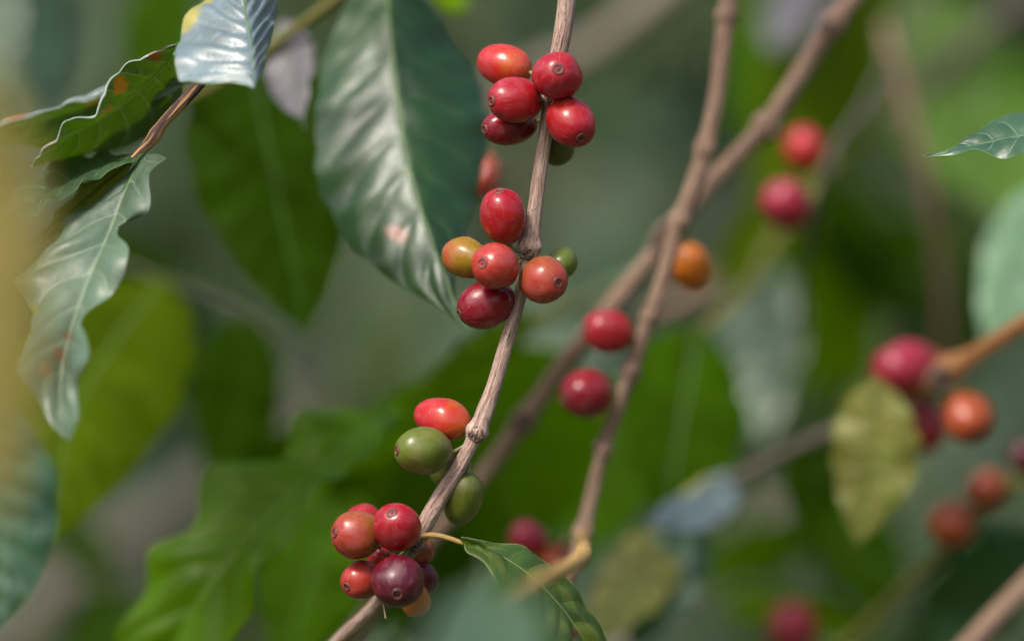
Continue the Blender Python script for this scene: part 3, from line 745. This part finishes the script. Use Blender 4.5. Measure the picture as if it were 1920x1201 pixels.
easy(br, (1385, 885, 0.20), (1190, 985, 0.15), 95, LM['sky_sheen'], roll=-0.45, bend=0.08, seed=2.4, wave=0.16, wf=3, label='pale shining leaf beyond the ochre branch tip', pet=(1425, 872, 0.20))
easy(br, (1250, 985, 0.20), (1110, 1230, 0.14), 150, LM['yellow'], roll=-0.3, seed=3.1, wave=0.1, pet=(1335, 912, 0.20))
easy(br, (1290, 950, 0.20), (1180, 1240, 0.16), 170, LM['bluish'], roll=-0.2, seed=3.6, wave=0.1)
lb = branch((1900, 900, 0.2), 'blurred brown twig with two rust coloured cherries at right edge', 'branch')
stem(lb, [(2200, 640, 0.2, 34), (1960, 850, 0.2, 32), (1890, 920, 0.2, 32), (1800, 1000, 0.2, 30), (1720, 1080, 0.22, 28), (1600, 1200, 0.25, 26), (1400, 1420, 0.3, 24)], TWIG, 12, rough=0.08, seed=5.1)
GL = 'rust coloured cherries at the right edge'
cherry('blurred brown orange cherry upper of the rust coloured pair', GL, 1850, 915, 42, 38, -20, 10, 'rust', (1900, 905, 0.2), dy=0.19, eye=False)
cherry('blurred orange brown cherry lower of the rust coloured pair', GL, 1785, 981, 46, 42, -20, 10, 'rust', (1830, 975, 0.2), dy=0.19, eye=False)
cherry('dark purple cherry cut by the right edge', GL, 1922, 858, 36, 32, -10, -10, 'purple', (1950, 860, 0.2), dy=0.2, eye=False)
cherry('blurred pink cherry cut by the bottom edge', GL, 1487, 1175, 50, 46, -10, -22, 'pink', (1590, 1210, 0.25), dy=0.26, eye=False)
easy(lb, (1960, 880, 0.2), (1640, 1070, 0.30), 150, LM['satin'], roll=-1.0, seed=4.0, wave=0.1)
easy(lb, (1960, 1010, 0.24), (1680, 1230, 0.30), 190, LM['bluish'], roll=-0.4, seed=5.0, wave=0.1)

easy(lb, (1700, 1090, 0.24), (1470, 960, 0.45), 210, LM['shade'], roll=0.4, seed=6.0)
easy(lb, (1640, 1150, 0.25), (1330, 1150, 0.45), 190, LM['shade'], roll=0.5, seed=7.0)
# sharp leaf tip at the right edge
rt = branch((2150, 130, 0), 'sharp dark leaf tip poking in at the right edge on its twig', 'twig', name='leafy_twig')
stem(rt, [(2500, 60, 0.0, 22), (2260, 160, 0, 20), (2120, 190, 0, 16)], TWIG, 12, rough=0.05, seed=6)
leaf(rt, [(2120, 190, 0), (2020, 222, 0.0), (1930, 252, 0), (1850, 268, 0), (1790, 280, 0), (1732, 292, 0)],
     [(2030, 150, 0.02), (1940, 200, 0.016), (1880, 222, 0.012), (1840, 240, 0.007), (1790, 272, 0.002)],
     [(2060, 320, -0.02), (1960, 292, -0.016), (1900, 290, -0.012), (1875, 297, -0.010), (1840, 282, -0.008), (1790, 287, -0.003)], LM['bluish'], nl=70, nw=12, cup=0.2, wave=0.05, rib_w=5, margin=0.00014)

# ------------------------------------------------------------------ upper left twig with leaves (nearly sharp)
tl = branch((310, 220, 0), 'split barked twig at upper left carrying curled grey green leaves', 'branch')
stem(tl, [(720, -330, 0.06, 28), (520, -60, 0.03, 26), (440, 50, 0.012, 24), (375, 155, 0.002, 23), (340, 195, 0.0, 22), (300, 240, 0, 21), (285, 262, 0, 22), (262, 285, 0, 16), (240, 305, -0.002, 9)], BARK5, 16,
     nodes=[(292, 252, 0, 5, 10)], rough=0.08, seed=7.3, fine=0.001)
# L1 hanging wavy grey leaf
leaf(tl, [(268, 285, 0), (240, 345, -0.008), (212, 420, -0.015), (175, 510, -0.026), (140, 600, -0.036), (118, 690, -0.046), (115, 760, -0.054), (130, 826, -0.060)],
     [(205, 345, -0.004), (130, 405, -0.012), (98, 455, -0.02), (42, 520, -0.02), (58, 575, -0.03), (55, 640, -0.045), (35, 690, -0.055), (72, 745, -0.055), (100, 800, -0.06)],
     [(302, 292, -0.010), (282, 330, -0.018), (284, 390, -0.024), (228, 420, -0.02), (240, 480, -0.035), (205, 560, -0.038), (160, 590, -0.040), (165, 640, -0.055), (172, 665, -0.058), (145, 720, -0.056), (143, 790, -0.062)],
     LM['grey'], nl=84, nw=14, cup=0.2, wave=0.07, wf=5, rib_w=4, edge=0.12, lump=0.002, label='hanging grey green leaf with scalloped edge and red brown blotches', ripple=0.0011)
# L2 narrow leaf seen low on its side
leaf(tl, [(270, 285, 0), (225, 300, 0.002), (170, 322, 0.002), (110, 352, 0.0), (50, 388, -0.004), (-20, 440, -0.01)],
     [(235, 288, 0.010), (175, 291, 0.026), (125, 300, 0.034), (60, 340, 0.03), (10, 380, 0.02)],
     [(235, 305, -0.008), (180, 330, -0.012), (115, 370, -0.02), (85, 390, -0.022), (40, 402, -0.02)], LM['satin'], nl=60, nw=10, cup=0.15, wave=0.05, rib_w=5, margin=0.00014)
# L3 curled leaf above, hollow underside toward the lens
leaf(tl, [(340, 80, 0.02), (290, 125, 0.045), (230, 165, 0.055), (160, 200, 0.050), (90, 222, 0.035), (20, 238, 0.02), (-60, 262, 0.015)],
     [(325, 66, 0.01), (270, 88, 0.012), (215, 100, 0.010), (160, 130, 0.010), (100, 166, 0.012), (40, 190, 0.010), (-10, 212, 0.012)],
     [(330, 170, 0.05), (290, 215, 0.06), (230, 255, 0.065), (170, 275, 0.06), (100, 280, 0.05), (30, 272, 0.04)],
     LM['rusty'], under=True, nl=84, nw=16, cup=-0.2, wave=0.03, wf=4, edge=0.02, rib_w=2, curl=(0.0062, (0.1, -0.85, -0.5), 5), label='curled leaf showing its dark underside with a pale rolled edge')
leaf(tl, [(335, 82, 0.0), (300, 130, 0.006), (262, 165, 0.010), (225, 195, 0.012), (180, 225, 0.010), (120, 262, 0.004), (58, 312, -0.006)],
     [(300, 84, -0.004), (255, 94, -0.006), (215, 108, -0.008), (186, 138, -0.012), (178, 180, -0.014), (160, 205, -0.016), (112, 210, -0.018), (97, 245, -0.018), (72, 275, -0.016)],
     [(345, 150, 0.03), (325, 210, 0.045), (285, 250, 0.050), (220, 280, 0.050), (150, 296, 0.040), (90, 305, 0.02)],
     LM['rusty'], under=True, nl=84, nw=16, cup=-0.15, wave=0.02, wf=5, edge=0.02, rib_w=2, curl=(0.0030, (0.1, -0.85, -0.4), 4), label='wavy edged leaf with rust coloured stains')
# L4 leaf at the top, its pale blue sky sheen painted into the base
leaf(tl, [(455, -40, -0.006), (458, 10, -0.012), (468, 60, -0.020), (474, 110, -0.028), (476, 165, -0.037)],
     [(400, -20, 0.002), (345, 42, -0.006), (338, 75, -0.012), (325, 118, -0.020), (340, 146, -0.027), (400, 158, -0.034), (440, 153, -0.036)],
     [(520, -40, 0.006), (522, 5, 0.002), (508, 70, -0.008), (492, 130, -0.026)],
     LM['sky_sheen'], nl=60, nw=14, cup=0.1, wave=0.06, wf=4, rib_w=5, ripple=0.0022, slope=-0.9, nvein=8, margin=0.0002, label='leaf with pale blue sky sheen and ridged veins at the top')
easy(tl, (355, 150, 0.01), (225, 195, 0.03), 40, LM['sky_sheen'], roll=-0.8, seed=1.0, label='small pale leaf behind the twig')
easy(tl, (250, 300, 0.01), (20, 490, 0.02), 70, LM['yellow'], roll=-0.9, seed=2.0, wave=0.15)

# ------------------------------------------------------------------ big glossy leaf and its neighbours
bl = branch((700, -160, 0.08), 'olive twig at the top holding the big glossy green leaf', 'branch', name='coffee_branch')
stem(bl, [(300, 200, 0.16, 22), (420, 150, 0.13, 22), (500, 95, 0.11, 22), (570, 45, 0.10, 22), (645, -10, 0.09, 23), (760, -100, 0.08, 25), (1000, -330, 0.05, 28)], TWIG, 14, nodes=[(505, 92, 0.11, 8, 12), (690, -45, 0.085, 9, 12)], rough=0.06, seed=8)
leaf(bl, [(722, -60, 0.078), (730, 40, 0.074), (742, 160, 0.066), (762, 290, 0.054), (795, 410, 0.044), (835, 520, 0.036), (876, 624, 0.030)],
     [(670, -20, 0.080), (632, 40, 0.082), (605, 120, 0.080), (594, 220, 0.072), (600, 340, 0.062), (636, 432, 0.053), (700, 500, 0.045), (768, 546, 0.039), (828, 580, 0.034)],
     [(775, -20, 0.080), (820, 25, 0.084), (852, 75, 0.088), (882, 130, 0.088), (908, 175, 0.084), (916, 240, 0.078), (908, 300, 0.071), (892, 370, 0.062), (868, 440, 0.050), (852, 520, 0.040), (858, 580, 0.034)],
     LM['deep'], nl=120, nw=22, cup=0.12, lump=0.0016, edge=0.07, ripple=0.0012, nvein=9, slope=0.75, wave=0.03, wf=7, rib_w=9, rib_mat=RIBG, label='big glossy dark green leaf with a pink blemish', petiole=[P(700, -52, 0.085)])
easy(bl, (525, 40, 0.12), (570, 240, 0.075), 110, LM['grey_sheen'], roll=-0.3, seed=3.0, label='greyish shining leaf beside the big glossy one', wave=0.08, pet=(505, 95, 0.11))
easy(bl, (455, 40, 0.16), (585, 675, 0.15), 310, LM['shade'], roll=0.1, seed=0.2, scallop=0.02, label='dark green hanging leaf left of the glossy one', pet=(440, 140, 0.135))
easy(bl, (770, -150, 0.1), (890, 30, 0.20), 130, LM['vivid'], roll=0.5, seed=1.2)

# ------------------------------------------------------------------ blurred leaves, left and below
ll = branch((150, 500, 0.35), 'blurred leafy stem at lower left with yellow green leaves', 'branch')
stem(ll, [(-300, 260, 0.230, 13), (60, 440, 0.220, 12), (300, 520, 0.210, 11), (480, 600, 0.210, 10), (620, 740, 0.210, 9)], BARK3, 12, rough=0.06, seed=9)
easy(ll, (310, 520, 0.210), (95, 1060, 0.110), 340, LM['glow'], roll=-0.2, bend=-0.08, seed=0.5, label='broad yellow green leaf hanging at lower left')
easy(ll, (470, 590, 0.250), (400, 960, 0.290), 190, LM['shade'], roll=-0.5, seed=1.5)
easy(ll, (330, 530, 0.270), (470, 900, 0.310), 150, LM['satin'], roll=0.5, seed=2.5)
easy(ll, (60, 440, 0.270), (420, 560, 0.350), 150, LM['shade'], roll=0.9, seed=3.5)
wl = branch((760, 760, 0.22), 'blurred leafy stem below the centre with wavy green leaves', 'branch')
stem(wl, [(1300, 480, 0.24, 18), (1100, 560, 0.22, 18), (900, 670, 0.20, 18), (780, 750, 0.20, 18), (700, 800, 0.20, 15), (620, 900, 0.22, 12)], TWIG, 12, rough=0.06, seed=10)
leaf(wl, [(745, 770, 0.145), (650, 830, 0.115), (540, 930, 0.095), (440, 1040, 0.085), (360, 1150, 0.085), (290, 1290, 0.095)],
     [(690, 775, 0.135), (610, 762, 0.125), (548, 792, 0.115), (530, 855, 0.115), (440, 868, 0.105), (372, 902, 0.105), (362, 990, 0.095), (278, 1036, 0.095), (262, 1130, 0.095), (215, 1200, 0.095)],
     [(720, 830, 0.125), (650, 880, 0.095), (600, 925, 0.080), (545, 1010, 0.065), (480, 1095, 0.055), (440, 1190, 0.065), (350, 1280, 0.075)], LM['gloss'], nl=70, nw=12, cup=0.18, wave=0.07, ripple=0.0022, edge=0.03, label='long wavy edged green leaf slanting to the bottom edge')
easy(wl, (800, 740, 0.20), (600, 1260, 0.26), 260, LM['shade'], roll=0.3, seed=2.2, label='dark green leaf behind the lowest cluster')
easy(wl, (870, 690, 0.22), (720, 1240, 0.30), 230, LM['vivid'], roll=-0.4, seed=2.7)
easy(wl, (900, 680, 0.20), (990, 1130, 0.24), 240, LM['vivid'], roll=0.35, seed=3.3, label='green leaf hanging behind the sharp stem')
easy(wl, (1010, 600, 0.21), (760, 740, 0.16), 100, LM['shade'], roll=0.9, seed=4.3)
easy(wl, (1250, 480, 0.24), (960, 650, 0.20), 90, LM['satin'], roll=-1.0, seed=5.3, label='leaf edge slanting up behind the branch crossing')
easy(wl, (640, 880, 0.22), (520, 1290, 0.20), 230, LM['vivid'], roll=-0.3, seed=6.1, scallop=0.04, wave=0.1)
easy(wl, (760, 770, 0.24), (840, 1280, 0.26), 250, LM['shade'], roll=0.2, seed=7.1, scallop=0.04, wave=0.1)
easy(wl, (820, 720, 0.19), (620, 900, 0.15), 110, LM['vivid'], roll=0.5, seed=8.1, scallop=0.04, wave=0.12)
easy(wl, (700, 800, 0.25), (380, 1010, 0.32), 200, LM['shade'], roll=0.4, seed=9.1, scallop=0.04, wave=0.1)
easy(wl, (960, 640, 0.24), (1090, 980, 0.28), 230, LM['vivid'], roll=-0.1, seed=9.7, scallop=0.04, wave=0.1)
gl = branch((1300, 580, 0.28), 'blurred green twig right of the rosy branch with broad vivid leaves', 'branch')
stem(gl, [(1560, 300, 0.34, 22), (1460, 440, 0.32, 20), (1340, 600, 0.23, 20), (1230, 700, 0.23, 18), (1130, 790, 0.25, 14)], TWIG, 12, rough=0.06, seed=11)
easy(gl, (1310, 610, 0.22), (1240, 1010, 0.18), 270, LM['vivid'], roll=0.15, seed=0.9, label='broad vivid green leaf right of the rosy branch')
easy(gl, (1200, 700, 0.30), (1060, 1090, 0.30), 220, LM['vivid'], roll=-0.3, seed=1.9)
easy(gl, (1500, 360, 0.36), (1330, 560, 0.32), 130, LM['glow'], roll=0.5, seed=2.9)
easy(gl, (1420, 480, 0.40), (1430, 860, 0.34), 190, LM['satin'], roll=-0.3, seed=3.9, label='grey shining leaf in the middle right')

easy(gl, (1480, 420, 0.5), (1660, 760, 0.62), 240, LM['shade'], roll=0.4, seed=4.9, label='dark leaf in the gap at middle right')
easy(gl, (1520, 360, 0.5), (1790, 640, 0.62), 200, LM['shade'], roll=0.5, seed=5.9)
# upper right blurred leaves
ur = branch((1700, -50, 0.5), 'blurred leafy stem at upper right with pale green leaves', 'branch')
stem(ur, [(1300, -260, 0.5, 30), (1540, -130, 0.5, 28), (1680, -30, 0.5, 26), (1860, 80, 0.52, 24), (2200, 200, 0.55, 22)], TWIG, 12, rough=0.06, seed=12)
easy(ur, (1700, -20, 0.50), (1900, 430, 0.45), 280, LM['pale'], roll=-0.2, seed=0.1, label='broad pale green leaf at the upper right corner')
easy(ur, (1860, 70, 0.5), (1960, 520, 0.42), 230, LM['pale'], roll=-0.3, seed=1.1)
easy(ur, (1650, -60, 0.5), (1400, 460, 0.42), 250, LM['glow'], roll=0.3, seed=2.1, label='yellow green leaf behind the soft brown branch')
easy(ur, (1520, -140, 0.5), (1370, 320, 0.5), 190, LM['vivid'], roll=-0.2, seed=3.1)
easy(ur, (1560, -120, 0.52), (1440, 120, 0.40), 150, LM['grey_sheen'], roll=-0.5, seed=4.1)
re = branch((2050, 330, 0.25), 'mint green leaf hanging down the right edge on its twig', 'twig', name='leafy_twig')
stem(re, [(2400, 180, 0.25, 22), (2150, 270, 0.25, 20), (2000, 330, 0.25, 16)], TWIG, 10, rough=0.05, seed=13)
easy(re, (1990, 330, 0.25), (1840, 690, 0.20), 170, LM['mint'], roll=-0.3, seed=0.3)
ul = branch((60, -60, 0.3), 'blurred leafy twig in the upper left corner', 'branch')
stem(ul, [(-400, -140, 0.3, 22), (40, -60, 0.3, 20), (200, -40, 0.3, 18), (420, -60, 0.3, 14)], TWIG, 12, rough=0.06, seed=14)
easy(ul, (120, -40, 0.30), (60, 230, 0.24), 130, LM['satin'], roll=0.5, seed=0.6)
easy(ul, (0, -60, 0.30), (-10, 210, 0.26), 110, LM['satin'], roll=-0.5, seed=1.6)
easy(ul, (330, -50, 0.34), (250, 190, 0.36), 140, LM['pale'], roll=0.3, seed=2.6)

def spray(label, pts, n, seed, mats, length, spread=0.9):
    """a blurred leafy shoot: paired leaves along a stem"""
    rnd = random.Random(seed)
    o = branch(pts[0], label, 'branch', 'leafy shoots blurred in the distance')
    stem(o, [(a, b, d, 14) for (a, b, d) in pts], BARK3, 10, rough=0.06, seed=seed, fine=0.008)
    q = spline(np.array(pts, float), n+2)
    for k in range(1, n+1):
        tx, ty = q[k+1][0]-q[k-1][0], q[k+1][1]-q[k-1][1]
        a0 = math.atan2(ty, tx)
        for sgn in (-1, 1):
            a = a0+sgn*rnd.uniform(0.6, 1.3)*spread
            L = length*rnd.uniform(0.75, 1.2)
            x, y, d = q[k]
            tipx, tipy = x+math.cos(a)*L, y+math.sin(a)*L+L*0.25
            easy(o, (x, y, d), (tipx, tipy, d+rnd.uniform(-0.06, 0.05)), L*rnd.uniform(0.36, 0.46), LM[rnd.choice(mats)], roll=rnd.uniform(-0.9, 0.6), seed=rnd.uniform(0, 9), wave=0.12, scallop=0.03, nl=28, nw=6)
    return o
spray('leafy shoot blurred in the dark gap at middle right', [(1960, 380, 0.6), (1760, 500, 0.6), (1600, 620, 0.6), (1480, 760, 0.62)], 3, 8, ['shade', 'shade', 'bluish', 'vivid'], 280)
spray('leafy shoot blurred near the bottom right corner', [(1950, 1260, 0.45), (1760, 1130, 0.42), (1560, 1010, 0.42), (1400, 900, 0.45)], 3, 12, ['shade', 'satin', 'shade', 'vivid'], 240)
spray('leafy shoot blurred behind the third cluster', [(1120, 700, 0.30), (900, 800, 0.27), (720, 940, 0.26), (560, 1120, 0.28)], 4, 17, ['shade', 'shade', 'vivid', 'shade'], 200)
spray('leafy shoot blurred at the bottom left', [(640, 1320, 0.5), (450, 1180, 0.5), (260, 1090, 0.5), (60, 1060, 0.55)], 3, 21, ['shade', 'vivid', 'shade'], 230)

# ------------------------------------------------------------------ out of focus foreground
fl = branch((-60, 300, -0.42), 'very blurred ochre leaf hanging down the left edge close to the lens', 'twig', name='leafy_twig')
stem(fl, [(-500, -20, -0.42, 20), (-260, 50, -0.42, 18), (-50, 95, -0.42, 14)], TWIG, 10, rough=0.05, seed=15)
easy(fl, (-45, 110, -0.42), (-10, 1060, -0.36), 230, LM['ochre'], roll=-0.4, seed=0.7)
lf = branch((-20, 640, -0.11), 'veined green leaf filling the lower left edge in front', 'twig', name='leafy_twig')
stem(lf, [(-400, 480, -0.09, 22), (-120, 660, -0.09, 20), (0, 745, -0.09, 16)], TWIG, 10, rough=0.05, seed=16)
easy(lf, (0, 745, -0.09), (-10, 1230, -0.10), 210, LM['bluish'], roll=0.1, bend=0.02, seed=1.7, ripple=0.002)
stem(b2, [(1092, 1003, 0.075, 24), (1094, 1028, 0.03, 30), (1084, 1052, -0.05, 32), (1030, 1080, -0.11, 28), (960, 1115, -0.17, 24), (880, 1165, -0.23, 16), (740, 1280, -0.3, 12)], PETI, 12, rough=0.05, seed=17, name='side_twig')
easy(b2, (990, 1100, -0.25), (790, 1380, -0.42), 215, LM['frost'], roll=-0.6, seed=0.8, label='bluish green leaf blurred over the bottom edge')
easy(b2, (1000, 1097, -0.14), (930, 1330, -0.2), 210, LM['vivid'], roll=0.4, seed=1.8)
